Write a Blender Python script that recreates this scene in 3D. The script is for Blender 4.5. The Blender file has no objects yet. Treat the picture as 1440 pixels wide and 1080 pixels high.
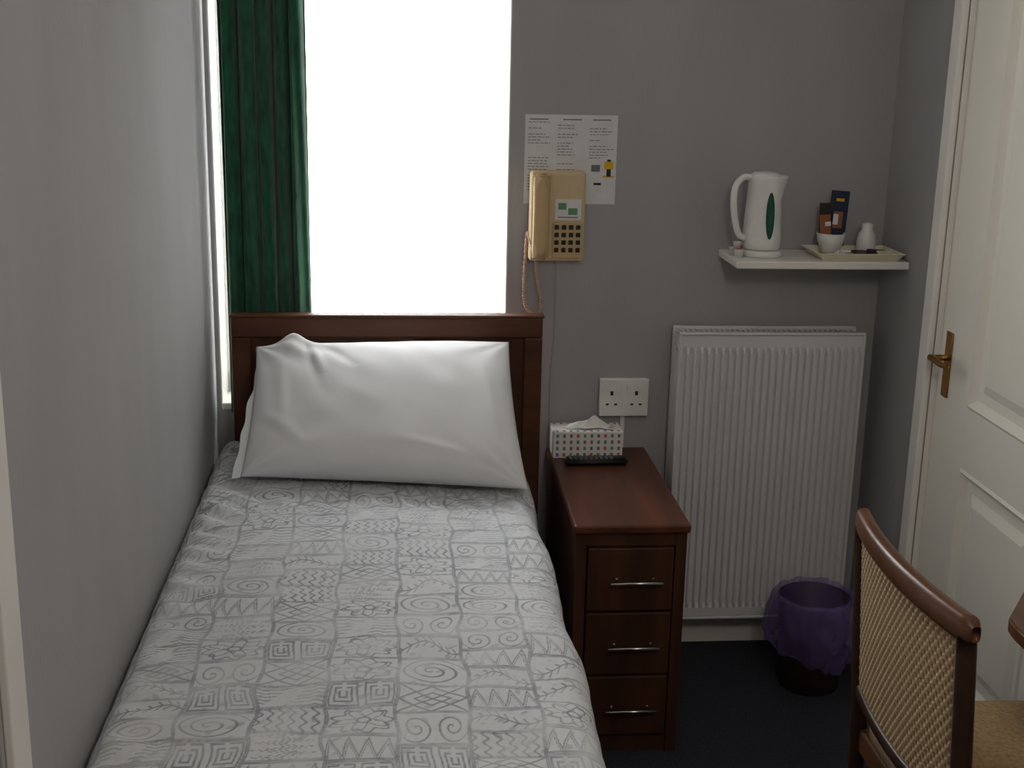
import bpy, bmesh, math, numpy as np
from mathutils import Vector, Matrix, noise
rng=np.random.default_rng(3)
C=bpy.context.scene.collection
XL,XR,YB,YF,ZC=-0.50,1.35,3.516,-0.9,2.45

# ---------------- materials ----------------
def srgb(r,g,b):
    f=lambda c:(c/12.92 if c<=.04045 else ((c+.055)/1.055)**2.4)
    return (f(r/255),f(g/255),f(b/255),1)
def mat(name,col,rough=.6,col2=None,nscale=20,bump=0,bscale=200,stretch=(1,1,1),metal=0,spec=.5,sheen=0):
    m=bpy.data.materials.new(name);m.use_nodes=True
    nt=m.node_tree;N=nt.nodes;L=nt.links;b=N['Principled BSDF']
    b.inputs['Roughness'].default_value=rough;b.inputs['Metallic'].default_value=metal
    b.inputs['Specular IOR Level'].default_value=spec
    if sheen: b.inputs['Sheen Weight'].default_value=sheen
    tc=N.new('ShaderNodeTexCoord');mp=N.new('ShaderNodeMapping');mp.inputs['Scale'].default_value=stretch
    L.new(tc.outputs['Object'],mp.inputs['Vector'])
    no=N.new('ShaderNodeTexNoise');no.inputs['Scale'].default_value=nscale;no.inputs['Detail'].default_value=5
    L.new(mp.outputs[0],no.inputs['Vector'])
    rp=N.new('ShaderNodeValToRGB');rp.color_ramp.elements[0].position=.3;rp.color_ramp.elements[1].position=.7
    c2=col2 or tuple(min(1,c*.9) for c in col[:3])+(1,)
    rp.color_ramp.elements[0].color=c2;rp.color_ramp.elements[1].color=col
    L.new(no.outputs['Fac'],rp.inputs[0]);L.new(rp.outputs[0],b.inputs['Base Color'])
    if bump:
        n2=N.new('ShaderNodeTexNoise');n2.inputs['Scale'].default_value=bscale;n2.inputs['Detail'].default_value=3
        L.new(mp.outputs[0],n2.inputs['Vector'])
        bp=N.new('ShaderNodeBump');bp.inputs['Strength'].default_value=bump;bp.inputs['Distance'].default_value=.003
        L.new(n2.outputs['Fac'],bp.inputs['Height']);L.new(bp.outputs[0],b.inputs['Normal'])
    return m
M={}
M['wall']=mat('wall_paint',srgb(168,167,168),.85,srgb(162,161,162),6,.35,120,(1,1,.35))
M['ceil']=mat('ceiling_paint',srgb(225,222,216),.9)
M['carpet']=mat('carpet_navy',srgb(50,54,64),1,srgb(26,29,38),150,.8,400)
M['gloss']=mat('white_gloss',srgb(236,233,226),.35,srgb(230,227,220),5)
M['door']=mat('door_paint',srgb(236,232,220),.4,srgb(231,227,215),4)
M['rad']=mat('radiator_enamel',srgb(218,218,219),.4,srgb(212,212,213),4)
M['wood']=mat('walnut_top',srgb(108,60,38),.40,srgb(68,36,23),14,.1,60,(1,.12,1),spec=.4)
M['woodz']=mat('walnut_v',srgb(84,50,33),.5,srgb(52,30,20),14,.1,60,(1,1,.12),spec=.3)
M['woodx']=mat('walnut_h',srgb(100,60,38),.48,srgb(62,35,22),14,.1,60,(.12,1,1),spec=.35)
M['chairw']=mat('chair_beech',srgb(116,74,44),.34,srgb(80,48,28),20,0,60,(1,.3,.3))
M['chaird']=mat('chair_dark',srgb(66,42,28),.4,srgb(48,29,20),20)
M['green']=mat('green_velvet',srgb(22,98,66),.95,srgb(9,60,40),60,.4,300,(1,1,.3),sheen=.3)
M['pillow']=mat('pillow_cotton',srgb(228,229,230),.9,srgb(222,223,225),8,.2,500)
M['chrome']=mat('chrome',srgb(215,212,205),.25,metal=1)
M['brass']=mat('brass',srgb(160,116,58),.35,metal=1)
M['plas']=mat('white_plastic',srgb(232,232,228),.35)
M['black']=mat('black_plastic',srgb(22,22,24),.4)
M['grey']=mat('grey_rubber',srgb(110,110,115),.5)
M['beige']=mat('beige_plastic',srgb(212,188,148),.55)
M['beige2']=mat('tan_plastic',srgb(198,170,126),.55)
M['cord']=mat('cord_pink',srgb(200,168,145),.5)
M['paper']=mat('paper',srgb(222,222,222),.9)
M['ink']=mat('ink',srgb(120,120,126),.9)
M['yellow']=mat('print_yellow',srgb(225,180,40),.8)
M['blue']=mat('print_blue',srgb(25,32,66),.6)
M['orange']=mat('print_orange',srgb(150,90,55),.6)
M['cream']=mat('cream_plastic',srgb(226,220,195),.5)
M['greenwin']=mat('green_gauge',srgb(20,90,75),.2,srgb(10,60,50),60)
M['binm']=mat('bin_brown',srgb(46,30,26),.5)
M['cushion']=mat('seat_fabric',srgb(176,146,106),.95,srgb(140,112,78),120,.5,300)
M['browndoor']=mat('brown_door',srgb(96,56,34),.5,srgb(70,38,22),10,0,60,(1,1,.12))
M['purple']=mat('print_purple',srgb(150,90,140),.7)
M['red']=mat('print_red',srgb(200,95,100),.7)
M['pgreen']=mat('print_green',srgb(100,150,110),.7)
M['brick']=mat('outside_render',srgb(84,85,88),.9,srgb(72,72,76),3)

def transl(name,col,ft,dfm=.4,stretch=(60,1,2),var=.12):
    m=bpy.data.materials.new(name);m.use_nodes=True;nt=m.node_tree;N=nt.nodes;L=nt.links
    for n in list(N):
        if n.type!='OUTPUT_MATERIAL':N.remove(n)
    out=[n for n in N][0]
    tr=N.new('ShaderNodeBsdfTranslucent');tr.inputs[0].default_value=col
    df=N.new('ShaderNodeBsdfDiffuse');df.inputs[0].default_value=col
    tp=N.new('ShaderNodeBsdfTransparent')
    m1=N.new('ShaderNodeMixShader');m1.inputs[0].default_value=dfm
    L.new(tr.outputs[0],m1.inputs[1]);L.new(df.outputs[0],m1.inputs[2])
    m2=N.new('ShaderNodeMixShader');m2.inputs[0].default_value=ft
    tc=N.new('ShaderNodeTexCoord');mp=N.new('ShaderNodeMapping');mp.inputs['Scale'].default_value=stretch
    no=N.new('ShaderNodeTexNoise');no.inputs['Scale'].default_value=2
    L.new(tc.outputs['Object'],mp.inputs[0]);L.new(mp.outputs[0],no.inputs['Vector'])
    mr=N.new('ShaderNodeMapRange');mr.inputs['To Min'].default_value=ft-var;mr.inputs['To Max'].default_value=ft+var
    L.new(no.outputs['Fac'],mr.inputs['Value']);L.new(mr.outputs[0],m2.inputs[0])
    L.new(m1.outputs[0],m2.inputs[1]);L.new(tp.outputs[0],m2.inputs[2]);L.new(m2.outputs[0],out.inputs[0])
    return m
M['net']=transl('net_voile',(.78,.79,.79,1),.70,.35,(60,1,2),.05)
M['bag']=transl('bin_bag',srgb(140,122,190),.56,.65,(4,4,4),.3)
def glassmat():
    m=bpy.data.materials.new('window_glass');m.use_nodes=True;nt=m.node_tree;N=nt.nodes;L=nt.links
    for n in list(N):
        if n.type!='OUTPUT_MATERIAL':N.remove(n)
    out=[n for n in N][0]
    tp=N.new('ShaderNodeBsdfTransparent');gl=N.new('ShaderNodeBsdfGlossy');gl.inputs['Roughness'].default_value=.02
    mx=N.new('ShaderNodeMixShader');mx.inputs[0].default_value=.05
    L.new(tp.outputs[0],mx.inputs[1]);L.new(gl.outputs[0],mx.inputs[2]);L.new(mx.outputs[0],out.inputs[0]);return m
M['glass']=glassmat()
def attrmat(name,ca,cb,rough=.9,bump=.1,bscale=500):
    m=mat(name,ca,rough,None,20,bump,bscale);nt=m.node_tree;N=nt.nodes;L=nt.links;b=N['Principled BSDF']
    at=N.new('ShaderNodeAttribute');at.attribute_name='pat'
    rp=N.new('ShaderNodeValToRGB');rp.color_ramp.elements[0].color=ca;rp.color_ramp.elements[1].color=cb
    L.new(at.outputs['Fac'],rp.inputs[0]);L.new(rp.outputs[0],b.inputs['Base Color']);return m
M['spread']=attrmat('bedspread_print',srgb(212,214,216),srgb(138,142,150))
M['cane']=attrmat('cane_weave',srgb(196,168,130),srgb(116,88,60),.7,0)

# ---------------- helpers ----------------
def empty(name,loc=(0,0,0)):
    e=bpy.data.objects.new(name,None);e.location=loc;e.empty_display_size=.05;C.objects.link(e);return e
def link(o,parent=None):
    C.objects.link(o)
    if parent is not None:
        o.parent=parent;o.matrix_parent_inverse=Matrix.Translation(parent.location).inverted()
    return o
def mesh(name,vs,fs,m,parent=None,smooth=False):
    me=bpy.data.meshes.new(name);me.from_pydata([tuple(map(float,v)) for v in vs],[],fs);me.update()
    if isinstance(m,str):m=M[m]
    me.materials.append(m)
    if smooth: me.polygons.foreach_set('use_smooth',[True]*len(me.polygons))
    o=bpy.data.objects.new(name,me);return link(o,parent)
def bm_obj(name,bm,m,parent=None,smooth=False):
    me=bpy.data.meshes.new(name);bmesh.ops.recalc_face_normals(bm,faces=bm.faces);bm.to_mesh(me);bm.free()
    me.materials.append(M[m] if isinstance(m,str) else m)
    if smooth: me.polygons.foreach_set('use_smooth',[True]*len(me.polygons))
    o=bpy.data.objects.new(name,me);return link(o,parent)
def addbox(bm,x0,x1,y0,y1,z0,z1):
    r=bmesh.ops.create_cube(bm,size=1)
    for v in r['verts']:
        v.co=Vector(((x0+x1)/2+v.co.x*(x1-x0),(y0+y1)/2+v.co.y*(y1-y0),(z0+z1)/2+v.co.z*(z1-z0)))
def boxes(name,L,m,parent=None,bevel=0,seg=2):
    bm=bmesh.new()
    for b in L:addbox(bm,*b)
    if bevel: bmesh.ops.bevel(bm,geom=list(bm.edges),offset=bevel,segments=seg,affect='EDGES',profile=.5)
    return bm_obj(name,bm,m,parent)
def box(name,x0,x1,y0,y1,z0,z1,m,parent=None,bevel=0,seg=2): return boxes(name,[(x0,x1,y0,y1,z0,z1)],m,parent,bevel,seg)
def lathe(name,prof,c,m,parent=None,seg=40,sx=1,sy=1,fn=None):
    vs=[];fs=[];n=len(prof)
    for i,(r,z) in enumerate(prof):
        for k in range(seg):
            a=2*math.pi*k/seg;p=Vector((r*math.cos(a)*sx,r*math.sin(a)*sy,z))
            if fn:p=fn(p,a,i)
            vs.append((c[0]+p.x,c[1]+p.y,c[2]+p.z))
    for i in range(n-1):
        for k in range(seg):
            k2=(k+1)%seg;fs.append((i*seg+k,i*seg+k2,(i+1)*seg+k2,(i+1)*seg+k))
    if prof[0][0]>0.0001 and not fn:fs.append(tuple(reversed(range(seg))))
    return mesh(name,vs,fs,m,parent,True)
def tube(name,pts,r,m,parent=None,seg=8,smooth_n=0,flat=1):
    pts=[Vector(p) for p in pts]
    if smooth_n:
        q=[]
        P=[pts[0]]+pts+[pts[-1]]
        for i in range(1,len(P)-2):
            for k in range(smooth_n):
                t=k/smooth_n;a,b,c,d=P[i-1],P[i],P[i+1],P[i+2]
                q.append(.5*((2*b)+(c-a)*t+(2*a-5*b+4*c-d)*t*t+(3*b-a-3*c+d)*t**3))
        q.append(pts[-1]);pts=q
    vs=[];fs=[];up=None
    for i,p in enumerate(pts):
        t=(pts[min(i+1,len(pts)-1)]-pts[max(i-1,0)]).normalized()
        if up is None:
            up=Vector((0,0,1)) if abs(t.z)<.9 else Vector((0,1,0))
        s=t.cross(up).normalized();u=s.cross(t).normalized();up=u
        rr=r(i/(len(pts)-1)) if callable(r) else r
        for k in range(seg):
            a=2*math.pi*k/seg;vs.append(p+s*math.cos(a)*rr+u*math.sin(a)*rr*flat)
    for i in range(len(pts)-1):
        for k in range(seg):
            k2=(k+1)%seg;fs.append((i*seg+k,i*seg+k2,(i+1)*seg+k2,(i+1)*seg+k))
    fs.append(tuple(range(seg)));fs.append(tuple(reversed([(len(pts)-1)*seg+k for k in range(seg)])))
    return mesh(name,vs,fs,m,parent,True)
def gridmesh(name,P,m,parent=None,pat=None,closed=False):
    nu,nv=P.shape[:2];V=P.reshape(-1,3).astype(np.float32)
    idx=np.arange(nu*nv).reshape(nu,nv)
    F=np.stack([idx[:-1,:-1],idx[1:,:-1],idx[1:,1:],idx[:-1,1:]],-1).reshape(-1,4)
    me=bpy.data.meshes.new(name);me.vertices.add(len(V));me.vertices.foreach_set('co',V.ravel())
    me.loops.add(F.size);me.loops.foreach_set('vertex_index',F.ravel().astype(np.int32))
    me.polygons.add(len(F));me.polygons.foreach_set('loop_start',np.arange(0,F.size,4,dtype=np.int32))
    me.polygons.foreach_set('use_smooth',np.ones(len(F),dtype=bool))
    me.update(calc_edges=True);me.validate()
    if pat is not None:
        at=me.attributes.new('pat','FLOAT','POINT');at.data.foreach_set('value',pat.ravel().astype(np.float32))
    me.materials.append(M[m]);o=bpy.data.objects.new(name,me);return link(o,parent)

def snoise(X,Y,seed,n=14,lo=1,hi=6):
    r=np.random.default_rng(seed);o=np.zeros_like(X)
    for i in range(n):
        k=r.uniform(lo,hi);a=r.uniform(0,2*math.pi);ph=r.uniform(0,6.28)
        o+=np.sin((X*math.cos(a)+Y*math.sin(a))*k*2*math.pi+ph)/n**.5
    return o

# ---------------- room shell ----------------
T=.24
box('floor',XL-.2,XR+.2,YF-.2,YB+T,-.1,0,'carpet')
box('ceiling',XL-.2,XR+.2,YF-.2,YB+T,ZC,ZC+.1,'ceil')
WX0,WX1,WZ0,WZ1=-.49,.298,.72,2.15
boxes('wall_back',[(XL-.2,WX0,YB,YB+T,0,ZC),(WX1,XR+.2,YB,YB+T,0,ZC),(WX0,WX1,YB,YB+T,0,WZ0),(WX0,WX1,YB,YB+T,WZ1,ZC)],'wall')
DY0,DY1,DZ=2.36,3.095,2.02
boxes('wall_right',[(XR,XR+.12,DY1,YB,0,ZC),(XR,XR+.12,YF,DY0,0,ZC),(XR,XR+.12,DY0,DY1,DZ,ZC)],'wall')
LD0,LD1=.72,1.512
boxes('wall_left',[(XL-.12,XL,LD1,YB,0,ZC),(XL-.12,XL,YF,LD0,0,ZC),(XL-.12,XL,LD0,LD1,DZ,ZC)],'wall')
box('wall_front',XL-.12,XR+.12,YF-.12,YF,0,ZC,'wall')
def skirt(name,axis,a0,a1,pos,s,m='gloss'):
    prof=[(0,0),(.016,0),(.016,.085),(.010,.10),(.004,.11),(0,.11)]
    vs=[]
    for a in(a0,a1):
        for d,z in prof:
            vs.append((a,pos+s*d,z) if axis=='x' else (pos+s*d,a,z))
    n=len(prof);fs=[(i,(i+1)%n,n+(i+1)%n,n+i) for i in range(n)]+[tuple(range(n)),tuple(reversed(range(n,2*n)))]
    return mesh(name,vs,fs,m)
skirt('baseboard_back','x',XL+.02,XR-.017,YB,-1)
skirt('baseboard_right','y',3.157,YB,XR,-1)
skirt('baseboard_left','y',1.60,YB-.02,XL,1)
skirt('baseboard_front','x',XL,XR,YF,1)

# window
w=empty('window_1',(-.1,YB+.16,1.4))
y0,y1=YB+.13,YB+.19
boxes('frame',[(WX0,WX0+.05,y0,y1,WZ0+.02,WZ1),(WX1-.05,WX1,y0,y1,WZ0+.02,WZ1),(WX0,WX1,y0,y1,WZ0+.02,WZ0+.08),(WX0,WX1,y0,y1,WZ1-.05,WZ1),(WX0,WX1,y0+.015,y1-.015,1.054,1.066)],'gloss',w,.003)
box('glass_pane',WX0+.04,WX1-.04,YB+.158,YB+.162,WZ0+.06,WZ1-.04,'glass',w)
boxes('reveal_lining',[(WX1-.004,WX1,YB+.001,y0,WZ0+.02,WZ1),(WX0,WX0+.004,YB+.001,y0,WZ0+.02,WZ1)],'gloss',w)
box('sill',WX0,WX1,YB-.0,YB+.2,WZ0,WZ0+.02,'gloss',w,.004)
# net curtain
nx,nz=500,60
X=np.linspace(WX0+.006,WX1-.006,nx);Z=np.linspace(.76,2.13,nz)
XX,ZZ=np.meshgrid(X,Z,indexing='ij')
amp=.0012+.0032*smooth_ if False else np.interp(XX,[-.5,.08,.22,.3],[.001,.001,.0035,.0045])
YY=YB+.045+amp*np.sin(XX*2*math.pi/.05+.8*np.sin(XX*23)+.3*np.sin(ZZ*2))+.0015*snoise(XX,ZZ*.3,5,8,1,4)
gridmesh('net_curtain',np.stack([XX,YY,ZZ],-1),'net')
# green curtain
cu=empty('curtain',(-.35,YB-.04,2.1))
X=np.linspace(0,1,420);Z=np.linspace(.72,2.2,80);S,ZZ=np.meshgrid(X,Z,indexing='ij')
flare=(2.2-ZZ)/1.5
XX=-.464+S*(.220+.012*flare)
YY=YB-.038+.016*np.sin(S*2*math.pi*5.2+.5*np.sin(ZZ*1.7)+.6*np.sin(S*9))+.004*np.sin(S*2*math.pi*13+ZZ*2)
XX=XX+.006*np.cos(S*2*math.pi*5.2+.4*np.sin(ZZ*2))
gridmesh('fabric',np.stack([XX,YY,ZZ],-1),'green',cu)
boxes('heading_rail',[(-.49,.40,YB-.05,YB-.025,2.2,2.225)],'gloss',cu,.004)
boxes('rail_brackets',[(-.40,-.38,YB-.03,YB,2.19,2.23),(.3,.32,YB-.03,YB,2.19,2.23)],'gloss',cu)
# outside
ob=empty('neighbour_building',(2.4,7,0))
box('building_wall',.30,5.5,7,9,-3,6,'brick',ob)
boxes('building_windows',[(1.2,2.0,6.96,7.0,.5,1.9),(2.8,3.6,6.96,7.0,.5,1.9),(1.2,2.0,6.96,7.0,2.9,4.3)],'gloss',ob,.01)

# ---------------- bed ----------------
bed=empty('bed',(-.07,2.4,0))
HY0,HY1=3.405,3.437
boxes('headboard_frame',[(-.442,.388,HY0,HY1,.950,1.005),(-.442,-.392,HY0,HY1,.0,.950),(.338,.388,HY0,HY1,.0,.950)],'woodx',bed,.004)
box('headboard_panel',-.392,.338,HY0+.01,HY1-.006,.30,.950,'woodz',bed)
boxes('headboard_cap',[(-.446,.392,HY0-.004,HY1+.003,1.005,1.013)],'woodx',bed,.003)
box('divan_base',-.475,.315,1.44,3.395,.06,.36,'grey',bed,.01)
box('mattress',-.475,.305,1.44,3.395,.36,.605,'pillow',bed,.04,4)
boxes('castors',[(-.42,-.37,1.5,1.55,0,.06),(.25,.30,1.5,1.55,0,.06),(-.42,-.37,3.25,3.3,0,.06),(.25,.3,3.25,3.3,0,.06)],'black',bed,.01)
def smooth(e,a,b): 
    t=np.clip((e-a)/(b-a),0,1);return t*t*(3-2*t)
def pattern(X,Y):
    X=X+.004*snoise(X,Y,21,8,3,9);Y=Y+.004*snoise(X,Y,22,8,3,9)
    cw=.118
    col=np.floor(X/cw);hc=np.mod(np.sin(col*12.9898)*43758.5,1)
    ch=.066+.05*hc
    yy=Y+hc*.3;row=np.floor(yy/ch)
    h=np.mod(np.sin(col*127.1+row*311.7)*43758.5453,1);h2=np.mod(h*57.3,1)
    lx=(np.mod(X,cw)/cw)*2-1;ly=(np.mod(yy,ch)/ch)*2-1
    k=np.floor(h*9.999).astype(int)
    lines=np.zeros(X.shape)
    def band(d,w): return 1-smooth(np.abs(d),w*.3,w*.8)
    sx=np.mod(lx+1,1)*2-1;sgn=np.where(lx>0,1,-1)
    r=np.hypot(sx,ly);th=np.arctan2(ly,sx*sgn)
    sp=smooth(np.cos(th-r*13),.62,.93)*(r<.92)
    r1=np.hypot(lx,ly);t1=np.arctan2(ly,lx)
    sp2=smooth(np.cos(t1+r1*19),.6,.93)*(r1<.95)
    tri=np.abs(np.mod(lx*2+.5,1)*2-1)*2-1
    zz=np.maximum(band(ly-tri*.7,.20),band(np.abs(ly)-.86,.08))
    zz=np.maximum(zz,band(ly-tri*.7+.38,.12))
    scr=smooth(np.sin(ly*20+1.1*np.sin(lx*7+h2*6)+.7*np.sin(lx*15)),.5,.9)*(snoise(lx,ly,7,6,.3,1)>-.7)
    fl=np.maximum(band(r1-(.55+.28*np.cos(5*t1+h2*6)),.09),band(r1-.2,.08))
    fl=np.maximum(fl,band(r1-(.82+.12*np.cos(9*t1)),.08))
    fl=np.maximum(fl,band(np.sin(5*t1+h2*6+1.5),.15)*(r1<.5)*(r1>.22))
    vw=smooth(np.sin(lx*19+1.4*np.sin(ly*9)),.5,.9)
    st=np.maximum(np.maximum(band(np.abs(lx)-np.abs(ly),.10),band(np.abs(lx)+np.abs(ly)-.95,.10)),band(np.abs(lx)+np.abs(ly)-.5,.10))
    cv=ly-.5*np.sin(lx*3.1+h2*3)
    leaf=np.maximum(band(cv,.10),band(np.mod(lx*4+cv*1.4*np.sign(cv),1)-.5,.18)*(np.abs(cv)<.42))
    z0=lx-.5*(np.abs(np.mod(ly*2,1)*2-1)*2-1)
    zv=np.maximum(np.maximum(band(z0,.10),band(z0-.35,.08)),band(z0+.35,.08))
    # greek key style nested rectangles
    mx=np.maximum(np.abs(np.mod(lx+1,1)*2-1),np.abs(ly))
    gk=np.maximum(band(mx-.78,.10),np.maximum(band(mx-.48,.10),band(mx-.2,.1)))*(~((np.abs(np.mod(lx+1,1)*2-1)<.12)&(ly>0)))
    for i,p in enumerate((sp,sp2,zz,scr,fl,vw,st,leaf,zv,gk)): lines=np.where(k==i,p,lines)
    brd=np.maximum(np.maximum(band(np.abs(lx)-.97,.05),band(np.abs(ly)-.96,.06)),band(np.abs(ly)-.87,.04)*(h2>.5))
    out=np.maximum(lines,brd*.85)
    # small filler squiggles between the main motifs
    fil=smooth(snoise(X,Y,55,12,22,40),.9,1.5)*.45
    out=np.maximum(out,fil)
    bg=.05*(h2>.6)+.07*np.clip(snoise(X,Y,12,10,20,60),0,2)
    fade=.70+.30*np.clip(snoise(X,Y,9,10,2,12),-1,1)
    return np.clip(bg+out*fade,0,1)
z_top=.64;rc=.05;xl=-.492;xr=.335;zl=.40;zr=.14
def path(s):
    Ls=[z_top-rc-zl,rc*math.pi/2,xr-xl-2*rc,rc*math.pi/2,z_top-rc-zr]
    cum=np.cumsum([0]+Ls);x=np.zeros_like(s);z=np.zeros_like(s)
    a=s<cum[1];x[a]=xl;z[a]=zl+s[a]
    a=(s>=cum[1])&(s<cum[2]);t=(s[a]-cum[1])/rc;x[a]=xl+rc-rc*np.cos(t);z[a]=z_top-rc+rc*np.sin(t)
    a=(s>=cum[2])&(s<cum[3]);x[a]=xl+rc+(s[a]-cum[2]);z[a]=z_top
    a=(s>=cum[3])&(s<cum[4]);t=(s[a]-cum[3])/rc;x[a]=xr-rc+rc*np.sin(t);z[a]=z_top-rc+rc*np.cos(t)
    a=s>=cum[4];x[a]=xr;z[a]=z_top-rc-(s[a]-cum[4])
    return x,z,cum
tot=(z_top-rc-zl)+rc*math.pi+(xr-xl-2*rc)+(z_top-rc-zr)
s=np.linspace(0,tot,int(tot/.0018));y=np.linspace(1.40,3.398,int(2.0/.0020))
px,pz,cum=path(s)
SX,YY=np.meshgrid(s,y,indexing='ij');PX=np.repeat(px[:,None],len(y),1);PZ=np.repeat(pz[:,None],len(y),1)
top=smooth(PZ,z_top-rc,z_top)
XX=PX.copy();ZZ=PZ.copy()
mid=np.clip((XX-xl)/(xr-xl),0,1)
ZZ+=top*(.012*np.sin(mid*math.pi)+.0026*snoise(XX,YY,31,16,1.5,5)+.001*snoise(XX,YY,33,16,5,11))
lf=np.exp(-((XX+.46)/.09)**2)
ZZ+=top*lf*(.009*np.sin((YY*1.0+XX*.8)*2*math.pi/.10+1.2*np.sin(YY*7)))*(.35+.65*smooth(YY,2.2,3.0))
hd=np.exp(-((YY-2.96)/.12)**2)
ZZ+=top*hd*.0035*np.sin((XX*1.2+YY*.55)*2*math.pi/.09+np.sin(YY*11)+2*np.sin(XX*5))
ZZ+=top*smooth(YY,3.1,3.39)*.012
XX+=np.where(SX>cum[3],1,0)*smooth(SX,cum[3],cum[3]+.3)*(.012*np.sin(YY*2*math.pi/.27+1)+.004*np.sin(YY*2*math.pi/.09)+.01)
XX+=np.where(mid>.8,(mid-.8)/.2,0)*.006*np.sin(YY*2*math.pi/.5)
XX=np.clip(XX,xl,.402)
gridmesh('bedspread',np.stack([XX,YY,ZZ],-1),'spread',bed,pattern(SX,YY))

# ---------------- pillow ----------------
def pillow():
    n=200;u=np.linspace(-1,1,n);U,V=np.meshgrid(u,u,indexing='ij')
    BL,BR,TL,TR=map(np.array,((-.390,3.09,.668),(.316,2.985,.664),(-.372,3.366,.936),(.294,3.374,.948)))
    nrm=np.array([0,-.66,.75])
    def ridge(x0,y0_,x1,y1_,wd,am):
        dx,dy_=x1-x0,y1_-y0_;L2=dx*dx+dy_*dy_
        t=np.clip(((U-x0)*dx+(V-y0_)*dy_)/L2,0,1)
        dd=np.hypot(U-x0-t*dx,V-y0_-t*dy_)
        return am*np.exp(-(dd/wd)**2)*np.sin(math.pi*np.clip(t*.9+.08,0,1))
    def surf(sg):
        Uu=U*(1-.03*(1-V**2)*np.abs(U)**2);Vv=V*(1-.04*(1-U**2)**.5*np.abs(V)**2)
        a=(Uu+1)/2;b=(Vv+1)/2
        P=((1-a)*(1-b))[...,None]*BL+(a*(1-b))[...,None]*BR+((1-a)*b)[...,None]*TL+(a*b)[...,None]*TR
        e=np.clip((1-np.abs(U)**2.6),0,1)**.5*np.clip((1-np.abs(V)**2.6),0,1)**.5
        th=.100 if sg>0 else .045
        w=.0042*snoise(U,V*.6,41,12,.3,1.0)+.0012*snoise(U*1.4+.3*V,V*.8,42,14,1.2,3)
        ang1=np.arctan2(V-1,U+1);d1=np.hypot(U+1,V-1)
        ang2=np.arctan2(V+1,U-1);d2=np.hypot(U-1,V+1)
        ang3=np.arctan2(V+1,U+1);d3=np.hypot(U+1,V+1)
        ang4=np.arctan2(V-1,U-1);d4=np.hypot(U-1,V-1)
        rad=.007*np.sin(ang1*15)*np.exp(-(d1/.6)**2)+.005*np.sin(ang2*14)*np.exp(-(d2/.45)**2)+.006*np.sin(ang3*13)*np.exp(-(d3/.6)**2)+.004*np.sin(ang4*12)*np.exp(-(d4/.45)**2)
        peak=np.exp(-(((U+.70)/.11)**2+((V-.95)/.22)**2))
        fold=ridge(-.62,.98,-.45,.25,.05,.013)+ridge(-.52,.9,-.2,.35,.05,-.006)+ridge(-.8,.6,-.72,-.5,.05,.006)+ridge(-.9,-.2,-.5,-.75,.06,.006)+ridge(.75,.5,.85,-.5,.05,.005)+ridge(.1,-.6,.75,-.8,.06,.005)
        fold-=.012*np.exp(-((U+.56+.16*(V-.6))/.04)**2)*smooth(V,-.1,.8)
        h=sg*(e*th)+e*((w+rad)+(fold if sg>0 else 0))
        P=P+h[...,None]*nrm
        P[...,2]+=.030*peak
        P[...,1]-=(.02*np.exp(-((V+.8)/.3)**2)*e)*(sg>0)
        P[...,2]=np.maximum(P[...,2],.656)
        P[...,1]=np.minimum(P[...,1],3.397)
        return P
    A=surf(1);B=surf(-1)[::-1]
    o1=gridmesh('pillow',A,'pillow');o2=gridmesh('back',B,'pillow')
    e_=A[0];n_f=14;F=np.zeros((n_f,e_.shape[0],3));v=np.linspace(-1,1,e_.shape[0])
    for i in range(n_f):
        t=i/(n_f-1)
        F[i]=e_;wdt=.018*(1-.3*v)*(1-smooth(v,-.1,.7))
        F[i,:,0]-=t*wdt+.002*t*np.sin(v*14)
        F[i,:,2]+=-t*.005+.003*t*np.sin(v*11)
        F[i,:,1]-=t*.004*(1-v)*.5
        F[i,:,2]=np.maximum(F[i,:,2],.658);F[i,:,0]=np.maximum(F[i,:,0],-.485)
    o3=gridmesh('flap',F[::-1],'pillow')
    bm=bmesh.new()
    for o in(o1,o2,o3): bm.from_mesh(o.data)
    bmesh.ops.remove_doubles(bm,verts=bm.verts,dist=.0005)
    bmesh.ops.recalc_face_normals(bm,faces=bm.faces)
    bm.to_mesh(o1.data);bm.free();bpy.data.objects.remove(o2);bpy.data.objects.remove(o3)
    o1.data.polygons.foreach_set('use_smooth',[True]*len(o1.data.polygons))
pillow()

# ---------------- nightstand ----------------
ns=empty('nightstand',(.558,3.19,0))
TX0,TX1,TY0,TY1=.416,.700,2.874,3.498
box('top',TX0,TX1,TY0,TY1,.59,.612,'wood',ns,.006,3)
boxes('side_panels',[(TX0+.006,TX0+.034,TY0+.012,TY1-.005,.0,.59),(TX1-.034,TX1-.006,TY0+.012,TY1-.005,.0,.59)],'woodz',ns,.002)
boxes('rails',[(TX0+.034,TX1-.034,TY0+.016,TY0+.04,.555,.59),(TX0+.034,TX1-.034,TY0+.022,TY0+.04,0,.05),(TX0+.034,TX1-.034,TY1-.02,TY1-.008,0,.59)],'woodz',ns)
zs=[(.388,.551),(.218,.382),(.052,.212)];hz=[.470,.299,.129]
for i,(a,b) in enumerate(zs):
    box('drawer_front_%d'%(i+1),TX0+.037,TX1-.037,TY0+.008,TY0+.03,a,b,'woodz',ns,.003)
    h=hz[i]
    tube('handle_%d'%(i+1),[(.506,TY0-.018,h),(.634,TY0-.018,h)],.0042,'chrome',ns)
    tube('handle_post_a_%d'%(i+1),[(.525,TY0+.009,h),(.525,TY0-.018,h)],.0035,'chrome',ns)
    tube('handle_post_b_%d'%(i+1),[(.615,TY0+.009,h),(.615,TY0-.018,h)],.0035,'chrome',ns)

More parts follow.
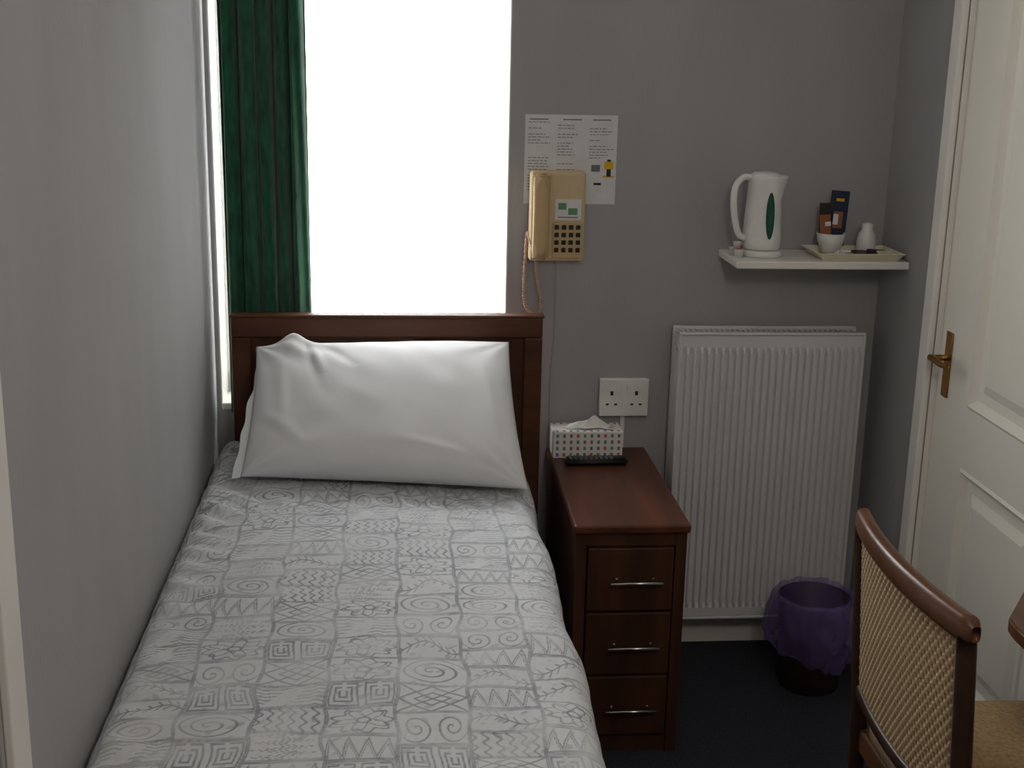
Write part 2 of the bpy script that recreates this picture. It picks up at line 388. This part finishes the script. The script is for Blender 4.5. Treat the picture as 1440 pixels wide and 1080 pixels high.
# tissue box
tb=empty('tissue_box',(.52,3.44,.612))
bx=(.424,.618,3.395,3.487)
box('carton',*bx,.6125,.688,'plas',tb,.002)
for ci,cm in enumerate(('purple','red','pgreen','ink')):
    L=[]
    for r in range(4):
        for c in range(10):
            if (c+r*2)%4==ci:
                cx=bx[0]+.012+c*.0190;cz=.6225+r*.018
                L.append((cx-.0036,cx+.0036,bx[2]-.0006,bx[2],cz-.0048,cz+.0048))
    for r in range(3):
        for c in range(10):
            if (c+r)%4==ci:
                cx=bx[0]+.012+c*.0190;cy=bx[2]+.010+r*.036
                if r!=1: L.append((cx-.0036,cx+.0036,cy-.005,cy+.005,.688,.6884))
    boxes('print_%d'%ci,L,cm,tb)
n=60;u=np.linspace(-1,1,n);U,V=np.meshgrid(u,u,indexing='ij')
Zt=.689+.024*np.exp(-(np.abs(U)/.75)**3)*np.exp(-(V/.7)**2)*(1+.25*np.sin(U*5+V*3)+.12*np.sin(U*13-V*4))
gridmesh('tissue',np.stack([.53+U*.062+.008*np.sin(V*4),3.441+V*.024+.006*np.sin(U*6),np.maximum(Zt,.689)],-1),'plas',tb)
# remote
rc_=empty('remote_control',(.535,3.34,.612))
bm=bmesh.new();addbox(bm,-.086,.086,-.022,.022,0,.018);bmesh.ops.bevel(bm,geom=list(bm.edges),offset=.006,segments=3,affect='EDGES')
R1=Matrix.Translation((.536,3.345,.6125))@Matrix.Rotation(.03,4,'Z')
bm.transform(R1);bm_obj('shell',bm,'black',rc_,True)
bm=bmesh.new()
for i in range(9):
    for j in range(3): addbox(bm,-.07+i*.014-.004,-.07+i*.014+.004,-.013+j*.013-.003,-.013+j*.013+.003,.018,.020)
bm.transform(R1);bm_obj('buttons',bm,'grey',rc_)

# ---------------- wall items ----------------
po=empty('notice_poster',(.46,YB,1.42))
PX0,PX1,PZ0,PZ1=.338,.588,1.300,1.538
box('sheet',PX0,PX1,YB-.0015,YB-.0002,PZ0,PZ1,'paper',po)
L=[];r=np.random.default_rng(5)
yk=YB-.0016
for cx,w_ in((.380,.066),(.463,.074),(.546,.066)):
    z=1.518
    while z>1.325:
        if r.random()<.82 and not(.38>cx and z<1.40) and not(cx>.54 and z<1.42):
            x=cx-w_/2;end=cx-w_/2+w_*r.uniform(.4,1)
            while x<end:
                wl=r.uniform(.004,.013);L.append((x,min(x+wl,end),yk-.0004,yk,z-.001,z+.001));x+=wl+.003
        z-=.0078 if r.random()<.75 else .016
boxes('text_lines',L,'ink',po)
boxes('headings',[(.350,.40,yk-.0005,yk,1.524,1.527),(.44,.49,yk-.0005,yk,1.524,1.527),(.52,.57,yk-.0005,yk,1.524,1.527)],'grey',po)
boxes('picture_dark',[(.562,.574,yk-.0006,yk,1.375,1.395),(.528,.548,yk-.0006,yk,1.352,1.358),(.563,.573,yk-.0006,yk,1.415,1.421)],'black',po)
boxes('picture_yellow',[(.556,.580,yk-.0004,yk,1.395,1.415),(.553,.583,yk-.0003,yk,1.372,1.378)],'yellow',po)
boxes('picture_tint',[(.520,.544,yk-.0004,yk,1.388,1.406)],'ink',po)

ph=empty('wall_telephone',(.43,YB,1.27))
box('body',.352,.502,YB-.045,YB-.0,1.149,1.392,'beige',ph,.010,3)
box('keypad_area',.414,.496,YB-.049,YB-.044,1.158,1.256,'beige2',ph,.003)
bm=bmesh.new()
for b in((.357,.404,YB-.066,YB-.045,1.33,1.388),(.357,.404,YB-.066,YB-.045,1.154,1.21)): addbox(bm,*b)
bmesh.ops.bevel(bm,geom=list(bm.edges),offset=.009,segments=3,affect='EDGES');bm_obj('handset_cups',bm,'beige2',ph,True)
tube('handset_grip',[(.3805,YB-.056,1.38),(.3805,YB-.060,1.33),(.3805,YB-.062,1.27),(.3805,YB-.060,1.21),(.3805,YB-.056,1.162)],.022,'beige2',ph,16,6,.42)
L=[]
for i in range(4):
    for j in range(4):
        cx=.425+j*.0195;cz=1.243-i*.0205;L.append((cx-.006,cx+.006,YB-.053,YB-.049,cz-.006,cz+.006))
boxes('keys',L,'black',ph,.0015)
box('label_card',.420,.490,YB-.0465,YB-.045,1.262,1.318,'paper',ph)
boxes('label_print',[(.428,.45,YB-.0472,YB-.0465,1.290,1.308),(.455,.48,YB-.0472,YB-.0465,1.276,1.294)],'pgreen',ph)
box('label_edge',.428,.482,YB-.0472,YB-.0465,1.268,1.271,'ink',ph)
path_=[(.366,YB-.05,1.16),(.356,YB-.04,1.20),(.348,YB-.02,1.22),(.344,YB-.015,1.13),(.343,YB-.015,1.06),(.350,YB-.015,1.015),(.372,YB-.015,.998),(.390,YB-.015,1.01),(.386,YB-.015,1.06),(.376,YB-.015,1.11),(.374,YB-.02,1.152)]
tube('cord',path_,lambda t:.0045+.0011*math.sin(t*420),'cord',ph,8,30)
tube('line_cable',[(.43,YB-.003,1.15),(.432,YB-.003,.95),(.425,YB-.003,.8),(.428,YB-.003,.63)],.0014,'wall',ph,6,8)

so=empty('wall_socket',(.633,YB,.76))
box('backbox',.566,.700,YB-.018,YB,.708,.812,'plas',so,.002)
box('plate',.563,.703,YB-.027,YB-.018,.705,.815,'plas',so,.004)
yb=YB-.027
L=[]
for cx in(.598,.668):
    L+=[(cx-.004,cx+.004,yb-.0008,yb,.767,.779),(cx-.016,cx-.008,yb-.0008,yb,.738,.743),(cx+.008,cx+.016,yb-.0008,yb,.738,.743)]
boxes('pin_holes',L,'black',so)
boxes('rockers',[(.615,.625,yb-.004,yb,.775,.797),(.641,.651,yb-.004,yb,.775,.797)],'plas',so,.001)
box('cable_trunking',.628,.640,YB-.010,YB,.60,.705,'plas',so)

# ---------------- radiator ----------------
ra=empty('radiator',(1.02,3.45,.13))
RX0,RX1,RZ0,RZ1=.762,1.284,.125,.965;RY=3.392
nr=26;n=nr*16+1;S=np.linspace(0,1,n)
cc=np.cos(S*nr*2*math.pi)
prof=np.clip((cc-.15)*2.2,-1,1)*.0055
zrow=[RZ0,RZ0+.006,RZ0+.03,RZ0+.045,RZ1-.055,RZ1-.038,RZ1-.006,RZ1]
am=[0,0,0,1,1,0,0,0];dy=[.01,.0,0,0,0,0,0,.01]
P=np.zeros((n,len(zrow),3))
for j,(z,a,d) in enumerate(zip(zrow,am,dy)):
    P[:,j,0]=RX0+.006+S*(RX1-RX0-.012);P[:,j,1]=RY+.006-prof*a+d;P[:,j,2]=z
for nm,off in(('front_panel',0),('back_panel',.085)):
    Q=P.copy();Q[...,1]+=off
    if off: Q[...,0]-=.004
    o=gridmesh(nm,Q,'rad',ra);o.data.polygons.foreach_set('use_smooth',[False]*len(o.data.polygons))
boxes('panel_edges',[(RX0,RX0+.008,RY+.001,RY+.02,RZ0,RZ1),(RX1-.008,RX1,RY+.001,RY+.02,RZ0,RZ1),(RX0,RX1,RY+.001,RY+.02,RZ1-.004,RZ1+.004),(RX0,RX1,RY+.001,RY+.02,RZ0-.004,RZ0+.004)],'rad',ra,.003)
boxes('back_edges',[(RX0,RX1,RY+.085,RY+.10,RZ1-.004,RZ1+.004),(RX0,RX0+.008,RY+.085,RY+.10,RZ0,RZ1),(RX1-.008,RX1,RY+.085,RY+.10,RZ0,RZ1)],'rad',ra,.003)
boxes('side_covers',[(RX0+.001,RX0+.006,RY+.02,RY+.085,RZ0+.03,RZ1-.01),(RX1-.006,RX1-.001,RY+.02,RY+.085,RZ0+.03,RZ1-.01)],'rad',ra)
L=[(RX0+.005,RX1-.005,RY+.018,RY+.024,RZ1-.012,RZ1),(RX0+.005,RX1-.005,RY+.078,RY+.085,RZ1-.012,RZ1)]
for i in range(34):
    x=RX0+.02+i*(RX1-RX0-.04)/33;L.append((x-.0035,x+.0035,RY+.02,RY+.082,RZ1-.008,RZ1-.002))
boxes('top_grille',L,'rad',ra)
boxes('wall_brackets',[(RX0+.08,RX0+.11,RY+.098,YB,.3,.8),(RX1-.11,RX1-.08,RY+.098,YB,.3,.8)],'rad',ra)
tube('bleed_plug',[(RX0-.004,RY+.03,RZ1-.04),(RX0+.004,RY+.03,RZ1-.04)],.011,'rad',ra,16)
tube('pipe_a',[(RX0-.022,RY+.05,0),(RX0-.022,RY+.05,.13),(RX0+.004,RY+.05,.16)],.008,'rad',ra,10,6)
tube('pipe_b',[(RX1+.022,RY+.05,0),(RX1+.022,RY+.05,.13),(RX1-.004,RY+.05,.16)],.008,'rad',ra,10,6)

# ---------------- door right ----------------
d=empty('door_1',(XR,2.73,0))
FX=XR+.015
py0,py1=2.50,2.905
panels=[(.22,.742),(.892,1.86)]
boxes('stiles_rails',[(FX,FX+.04,DY0+.003,py0,.005,DZ-.003),(FX,FX+.04,py1,DY1-.003,.005,DZ-.003),
   (FX,FX+.04,py0,py1,.005,panels[0][0]),(FX,FX+.04,py0,py1,panels[0][1],panels[1][0]),(FX,FX+.04,py0,py1,panels[1][1],DZ-.003)],'door',d)
for i,(a,b) in enumerate(panels):
    loops=[(0,0),(.008,-.004),(.018,.006),(.026,.012),(.05,.012),(.075,.003),(.08,.003)]
    vs=[];fs=[]
    for ins,dep in loops:
        x=FX+dep;vs+=[(x,py0+ins,a+ins),(x,py1-ins,a+ins),(x,py1-ins,b-ins),(x,py0+ins,b-ins)]
    for k in range(len(loops)-1):
        for q in range(4): fs.append((k*4+q,k*4+(q+1)%4,(k+1)*4+(q+1)%4,(k+1)*4+q))
    k=(len(loops)-1)*4;fs.append((k,k+1,k+2,k+3))
    mesh('raised_panel_%d'%(i+1),vs,fs,'door',d)
boxes('architrave',[(XR-.018,XR,DY1,DY1+.055,0,DZ+.055),(XR-.018,XR,DY0-.055,DY0,0,DZ+.055),(XR-.018,XR,DY0,DY1,DZ,DZ+.055)],'gloss',d,.006,3)
boxes('jamb',[(XR,XR+.1,DY1-.003,DY1,0,DZ),(XR,XR+.1,DY0,DY0+.003,0,DZ),(XR,XR+.1,DY0,DY1,DZ-.003,DZ)],'gloss',d)
box('latch_plate',FX-.004,FX,3.020,3.058,.885,1.050,'brass',d,.003)
tube('lever_stem',[(FX-.003,3.039,.985),(FX-.045,3.039,.985)],.008,'brass',d,12)
tube('lever',[(FX-.045,3.043,.985),(FX-.047,3.02,.987),(FX-.045,2.98,.982),(FX-.04,2.945,.985)],lambda t:.0085-.002*t,'brass',d,12,6)
d2=empty('door_2',(XL,1.12,0))
box('leaf',XL-.05,XL-.01,LD0+.003,LD1-.003,.005,DZ-.003,'browndoor',d2,.002)
boxes('leaf_panels',[(XL-.012,XL-.004,.83,1.06,.2,.9),(XL-.012,XL-.004,1.18,1.41,.2,.9),(XL-.012,XL-.004,.83,1.06,1.05,1.88),(XL-.012,XL-.004,1.18,1.41,1.05,1.88)],'browndoor',d2,.003)
boxes('architrave',[(XL,XL+.012,1.525,1.597,0,DZ+.06),(XL,XL+.012,.65,.725,0,DZ+.06),(XL,XL+.012,.725,1.525,DZ,DZ+.06)],'gloss',d2,.003)
tube('knob',[(XL-.01,.80,1.0),(XL+.02,.80,1.0),(XL+.05,.80,1.0)],lambda t:.012+.012*t,'brass',d2,14)

# ---------------- shelf & kettle ----------------
SZ=1.18
sh=empty('wall_shelf',(1.12,YB,SZ))
box('board',.884,XR-.001,YB-.212,YB-.0005,SZ-.02,SZ,'gloss',sh,.003)
boxes('brackets',[(.95,.965,YB-.10,YB,SZ-.028,SZ-.02),(.95,.965,YB-.008,YB,SZ-.05,SZ-.02),(1.27,1.285,YB-.10,YB,SZ-.028,SZ-.02),(1.27,1.285,YB-.008,YB,SZ-.05,SZ-.02)],'plas',sh)
k=empty('kettle',(.975,3.40,SZ))
kc=(.972,3.405,SZ)
lathe('power_base',[(.0001,0),(.052,0),(.056,.004),(.055,.014),(.048,.018),(.0001,.018)],kc,'plas',k)
def kf(p,a,i):
    z=p.z
    if z>.15:
        f=(z-.15)/.07;c=max(0,math.cos(a))**6
        p.x+=c*f*.022
    return p
lathe('body',[(.0001,.019),(.046,.019),(.051,.026),(.0515,.05),(.049,.10),(.046,.15),(.0445,.185),(.044,.205),(.0435,.212),(.039,.215),(.036,.212)],kc,'plas',k,60,fn=kf)
lathe('lid',[(.041,.209),(.040,.216),(.032,.222),(.012,.225),(.0001,.225)],kc,'plas',k)
tube('handle',[(kc[0]-.036,kc[1]-.004,SZ+.208),(kc[0]-.062,kc[1]-.01,SZ+.210),(kc[0]-.083,kc[1]-.014,SZ+.185),(kc[0]-.086,kc[1]-.016,SZ+.14),(kc[0]-.076,kc[1]-.014,SZ+.085),(kc[0]-.062,kc[1]-.01,SZ+.055),(kc[0]-.045,kc[1]-.006,SZ+.05)],lambda t:.0105,'plas',k,14,8,.8)
n=24;vs=[];fs=[]
th0=-1.43
def gp(s_,z,o): 
    r=np.interp(z,[.026,.05,.10,.15,.185,.212],[.051,.0515,.049,.046,.0445,.0435])+o
    a=th0+s_/r;return (kc[0]+r*math.cos(a),kc[1]+r*math.sin(a),SZ+z)
for rg,(fr) in enumerate((0,.5,1)):
    for i in range(n):
        a=2*math.pi*i/n;vs.append(gp(.0125*fr*math.cos(a),.112+.062*fr*math.sin(a),.0025 if fr<1 else .0008))
for rg in range(2):
    for i in range(n): fs.append((rg*n+i,rg*n+(i+1)%n,(rg+1)*n+(i+1)%n,(rg+1)*n+i))
mesh('water_gauge',vs,fs,'greenwin',k,True)
t=empty('tea_tray',(1.22,3.40,SZ))
def tray_mesh():
    x0,x1,y0,y1=1.105,1.342,3.315,3.475
    loops=[(0.016,0),(0.004,.016),(0,.018),(.003,.020),(.008,.016),(.018,.004)]
    vs=[];fs=[]
    for ins,z in loops: vs.extend([(x0+ins,y0+ins,SZ+z),(x1-ins,y0+ins,SZ+z),(x1-ins,y1-ins,SZ+z),(x0+ins,y1-ins,SZ+z)])
    for kk in range(len(loops)-1):
        for q in range(4): fs.append((kk*4+q,kk*4+(q+1)%4,(kk+1)*4+(q+1)%4,(kk+1)*4+q))
    fs.append((3,2,1,0));kk=(len(loops)-1)*4;fs.append((kk,kk+1,kk+2,kk+3));mesh('tray_body',vs,fs,'cream',t)
tray_mesh()
zt=SZ+.0045
c1=empty('sachet_cup',(1.172,3.425,zt))
lathe('cup',[(.0001,0),(.022,0),(.027,.01),(.036,.035),(.039,.055),(.037,.055),(.032,.035),(.0001,.012)],(1.172,3.43,zt),'plas',c1)
def tilted(name,w,h,dp,loc,rx,ry,m,parent):
    bm=bmesh.new();addbox(bm,-w/2,w/2,-dp/2,dp/2,0,h);bm.transform(Matrix.Translation(loc)@Matrix.Rotation(ry,4,'Y')@Matrix.Rotation(rx,4,'X'));return bm_obj(name,bm,m,parent)
tilted('sachet_blue',.050,.148,.004,(1.186,3.437,zt+.02),-.05,.06,'blue',c1)
tilted('sachet_brown',.030,.085,.004,(1.157,3.422,zt+.02),-.1,-.08,'orange',c1)
tilted('sachet_dark',.034,.115,.004,(1.158,3.44,zt+.02),0,-.03,'black',c1)
tilted('sachet_label',.022,.008,.001,(1.1915,3.4345,zt+.14),-.05,.06,'yellow',c1)
tilted('sachet_face',.026,.045,.001,(1.186,3.4305,zt+.068),-.05,.06,'orange',c1)
tilted('sachet_face_top',.014,.028,.001,(1.180,3.4290,zt+.078),-.05,.06,'paper',c1)
tilted('sachet_mark',.016,.012,.001,(1.157,3.4165,zt+.075),-.1,-.08,'paper',c1)
c2=empty('milk_jug',(1.268,3.43,zt))
lathe('jug',[(.0001,0),(.021,0),(.025,.01),(.026,.035),(.022,.055),(.015,.066),(.016,.077),(.015,.082),(.0001,.086)],(1.268,3.42,zt),'plas',c2)
c3=empty('saucer',(1.17,3.36,zt))
lathe('dish',[(.0001,0),(.020,0),(.033,.009),(.034,.011),(.020,.003),(.0001,.003)],(1.178,3.358,zt),'plas',c3)
boxes('tea_bags',[(1.156,1.186,3.345,3.372,zt+.009,zt+.015),(1.17,1.200,3.34,3.358,zt+.0152,zt+.021)],'paper',c3,.001)
c4=empty('coffee_sachets',(1.265,3.36,zt))
tilted('sachet_a',.05,.03,.006,(1.245,3.37,zt+.004),-1.35,.0,'black',c4)
tilted('sachet_b',.05,.03,.006,(1.285,3.362,zt+.004),-1.2,.05,'black',c4)
tilted('sachet_c',.04,.018,.005,(1.30,3.352,zt+.010),-1.3,.0,'cream',c4)
c5=empty('creamer_pots',(.90,3.40,SZ))
lathe('pot_a',[(.0001,0),(.010,0),(.014,.02),(.016,.021),(.0001,.022)],(.905,3.375,SZ),'plas',c5,20)
lathe('pot_b',[(.0001,0),(.010,0),(.014,.02),(.016,.021),(.0001,.022)],(.900,3.41,SZ),'plas',c5,20)
lathe('pot_c',[(.0001,0),(.009,0),(.012,.016),(.0135,.017),(.0001,.018)],(.903,3.39,SZ+.0225),'plas',c5,20)
lathe('pot_lid',[(.0001,.0005),(.009,.0005),(.009,.0015),(.0001,.0015)],(.905,3.375,SZ+.0215),'red',c5,20)

# ---------------- waste bin ----------------
b=empty('waste_bin',(1.142,3.225,0));bc=(1.142,3.225,0)
lathe('bin',[(.0001,.0),(.078,0),(.081,.004),(.102,.262),(.100,.265),(.096,.262),(.076,.01),(.0001,.008)],bc,'binm',b,48)
def bag(p,a,i):
    r0=math.hypot(p.x,p.y)
    o=.012*noise.noise(Vector((math.cos(a)*2.2,math.sin(a)*2.2,p.z*10)))+.010*noise.noise(Vector((math.cos(a)*7,math.sin(a)*7,p.z*18)))
    if i<20: o=max(o,-.006)
    else: o=min(o*.4,.003)
    p.x*=1+o/max(r0,.02);p.y*=1+o/max(r0,.02)
    if i<6:
        p.z+=(6-i)/6*(.030*noise.noise(Vector((math.cos(a)*2,math.sin(a)*2,9)))+.012*noise.noise(Vector((math.cos(a)*6,math.sin(a)*6,9)))-.025*math.cos(a+.6)+.0)
    if 17<i<26: p.z+=.008*noise.noise(Vector((math.cos(a)*4,math.sin(a)*4,2)))
    return p
key=[(.104,.105),(.112,.112),(.121,.13),(.127,.165),(.127,.20),(.120,.245),(.112,.268),(.106,.276),(.098,.272),(.093,.255),(.088,.21),(.083,.15),(.076,.07),(.05,.02)]
kt=np.linspace(0,len(key)-1,44)
prof=[(float(np.interp(t_,range(len(key)),[q[0] for q in key])),float(np.interp(t_,range(len(key)),[q[1] for q in key]))) for t_ in kt]
lathe('bin_liner',prof,bc,'bag',b,120,fn=bag)

# ---------------- chair ----------------
ch=empty('dining_chair',(1.08,2.0,0))
cy0,cy1=1.765,2.25;cm_=(cy0+cy1)/2;hw=(cy1-cy0)/2
def bow(y,z):
    s_=(y-cm_)/hw;rake=-(z-.45)*.07
    return .905+rake-.024*(1-s_*s_)
for nm,y in(('back_post_far',cy1-.01),('back_post_near',cy0+.01)):
    pts=[(bow(y,.45)-.02,y,0),(bow(y,.45)+.003,y,.25),(bow(y,.45),y,.45),(bow(y,.6),y,.6),(bow(y,.85),y,.85),]
    tube(nm,pts,lambda t:.015+.002*math.sin(t*3.1),'chaird',ch,12,6,1.15)
def sweep(name,zc,hh,tt,m,ext=0.0,n=40):
    vs=[];fs=[];ys=np.linspace(cy0-ext,cy1+ext,n);sec=[]
    for q in range(16):
        a=2*math.pi*q/16;sx=math.copysign(abs(math.cos(a))**.6,math.cos(a));sz=math.copysign(abs(math.sin(a))**.6,math.sin(a));sec.append((sx*tt,sz*hh))
    for y in ys:
        e=min(1,(min(y-ys[0],ys[-1]-y))/.012+.55)
        for sx,sz in sec: vs.append((bow(y,zc)+sx*e,y,zc+sz*e))
    for i in range(n-1):
        for q in range(16):
            q2=(q+1)%16;fs.append((i*16+q,i*16+q2,(i+1)*16+q2,(i+1)*16+q))
    fs.append(tuple(range(16)));fs.append(tuple(reversed(range((n-1)*16,n*16))))
    mesh(name,vs,fs,m,ch,True)
sweep('top_rail',.860,.024,.014,'chairw',.012)
sweep('lower_rail',.515,.014,.010,'chaird',0)
ny,nz=300,260
Yc=np.linspace(cy0+.02,cy1-.02,ny);Zc=np.linspace(.52,.842,nz);YY,ZZ=np.meshgrid(Yc,Zc,indexing='ij')
s_=(YY-cm_)/hw;XX=.905-(ZZ-.45)*.07-.024*(1-s_*s_)
cy=.017;cz=.011
ph_=np.mod(np.floor(ZZ/cz),2)*.5
wv=np.cos((YY/cy+ph_)*2*math.pi)*np.abs(np.sin(ZZ/cz*math.pi))**.6
gap=smooth(-wv,.1,.8)
gapv=1-smooth(np.abs(np.sin(ZZ/cz*math.pi)),0,.45)
pt=np.clip(.5*gap+.25*gapv,0,1)
for nm,o in(('cane_back',-.004),('cane_front',.004)):
    gridmesh(nm,np.stack([XX+o+(np.sign(o))*.0020*wv,YY,ZZ],-1),'cane',ch,pt)
n=48
def seatpt(a,sc,z):
    cx,cyy=1.105,(cy0+cy1)/2;ex,ey=.205,.245
    c,s2=math.cos(a),math.sin(a)
    return (cx+math.copysign(abs(c)**.35,c)*ex*sc,cyy+math.copysign(abs(s2)**.35,s2)*ey*sc,z)
loops=[(.90,.432),(1.0,.436),(1.0,.462),(.97,.476),(.88,.487),(.6,.492),(.3,.494)]
vs=[];fs=[]
for sc,z in loops:
    for i in range(n): vs.append(seatpt(2*math.pi*i/n,sc,z))
for j in range(len(loops)-1):
    for i in range(n): fs.append((j*n+i,j*n+(i+1)%n,(j+1)*n+(i+1)%n,(j+1)*n+i))
fs.append(tuple(reversed(range(n))));fs.append(tuple(range((len(loops)-1)*n,len(loops)*n)))
mesh('seat_cushion',vs,fs,'cushion',ch,True)
boxes('seat_frame',[(.90,1.30,cy0+.01,cy0+.032,.385,.432),(.90,1.30,cy1-.032,cy1-.01,.385,.432),(.90,.92,cy0+.03,cy1-.03,.385,.432),(1.28,1.30,cy0+.03,cy1-.03,.385,.432)],'chairw',ch,.004)
for nm,y in(('front_leg_far',cy1-.025),('front_leg_near',cy0+.025)):
    tube(nm,[(1.285,y,0),(1.283,y,.2),(1.28,y,.432)],lambda t:.012+.006*t,'chaird',ch,12,4)
    tube('stretcher_'+nm,[(.895,y,.2),(1.28,y,.2)],.009,'chairw',ch)

# ---------------- desk (curved end) ----------------
dk=empty('dressing_table',(1.22,1.6,0))
poly=[(1.086,.75),(1.086,2.03),(1.092,2.065),(1.215,2.235),(1.24,2.25),(1.348,2.25),(1.348,.75)]
bm=bmesh.new();vb=[bm.verts.new((x,y,.712)) for x,y in poly];f=bm.faces.new(vb)
r=bmesh.ops.extrude_face_region(bm,geom=[f]);bmesh.ops.translate(bm,verts=[v for v in r['geom'] if isinstance(v,bmesh.types.BMVert)],vec=(0,0,.028))
bmesh.ops.bevel(bm,geom=[e for e in bm.edges],offset=.004,segments=2,affect='EDGES')
bm_obj('top',bm,'chairw',dk)
boxes('supports',[(1.325,1.348,.78,2.2,.60,.712),(1.14,1.345,.78,.80,0,.712),(1.14,1.345,1.40,1.42,0,.712)],'woodz',dk,.002)

# ---------------- room fill with an added ceiling fixture, out of view ----------------
LX,LY=.55,.55
cl=empty('ceiling_fill_fixture',(LX,LY,ZC))
lathe('glass_bowl',[(.0001,-.085),(.06,-.08),(.11,-.06),(.14,-.03),(.145,-.012)],(LX,LY,ZC),'plas',cl)
lathe('rim',[(.15,-.014),(.155,-.005),(.15,0),(.0001,0)],(LX,LY,ZC),'brass',cl)
def pl(name,loc,e,rad,col):
    l=bpy.data.lights.new(name,'POINT');l.energy=e;l.shadow_soft_size=rad;l.color=col
    o=bpy.data.objects.new(name,l);o.location=loc;C.objects.link(o);return o
pl('ceiling_fill',(LX,LY,ZC-.30),22,.16,(1,.92,.83))  # added interior fill, placed just below the unseen fixture

l=bpy.data.lights.new('window_portal','AREA');l.shape='RECTANGLE';l.size=WX1-WX0;l.size_y=WZ1-WZ0
l.cycles.is_portal=True
o=bpy.data.objects.new('window_portal',l);o.location=((WX0+WX1)/2,YB+.23,(WZ0+WZ1)/2);o.rotation_euler=(-math.pi/2,0,0);C.objects.link(o)

# world
wd=bpy.data.worlds.new('sky');bpy.context.scene.world=wd;wd.use_nodes=True
N=wd.node_tree.nodes;L=wd.node_tree.links;bg=N['Background'];bg.inputs['Strength'].default_value=13.0
tc=N.new('ShaderNodeTexCoord');no=N.new('ShaderNodeTexNoise');no.inputs['Scale'].default_value=1.5
rp=N.new('ShaderNodeValToRGB');rp.color_ramp.elements[0].color=(.90,.92,.93,1);rp.color_ramp.elements[1].color=(.99,.99,.99,1)
L.new(tc.outputs['Generated'],no.inputs['Vector']);L.new(no.outputs['Fac'],rp.inputs[0]);L.new(rp.outputs[0],bg.inputs[0])

# ---------------- camera ----------------
f,p,psi,th=1825,math.radians(14.71),math.radians(5.16),math.radians(1.23)
fw=Vector((math.sin(psi)*math.cos(p),math.cos(psi)*math.cos(p),-math.sin(p)))
r=Vector((math.cos(psi),-math.sin(psi),0));dn=fw.cross(r)
r2=r*math.cos(th)-dn*math.sin(th);d2_=dn*math.cos(th)+r*math.sin(th)
cam=bpy.data.cameras.new('camera');cam.sensor_width=36;cam.lens=f*36/1440;cam.clip_start=.02
co=bpy.data.objects.new('camera',cam);C.objects.link(co)
u=-d2_;bk=-fw
co.matrix_world=Matrix(((r2.x,u.x,bk.x,0),(r2.y,u.y,bk.y,0),(r2.z,u.z,bk.z,1.72),(0,0,0,1)))
bpy.context.scene.camera=co
bpy.context.scene.view_settings.view_transform='Standard'
bpy.context.scene.view_settings.look='None'
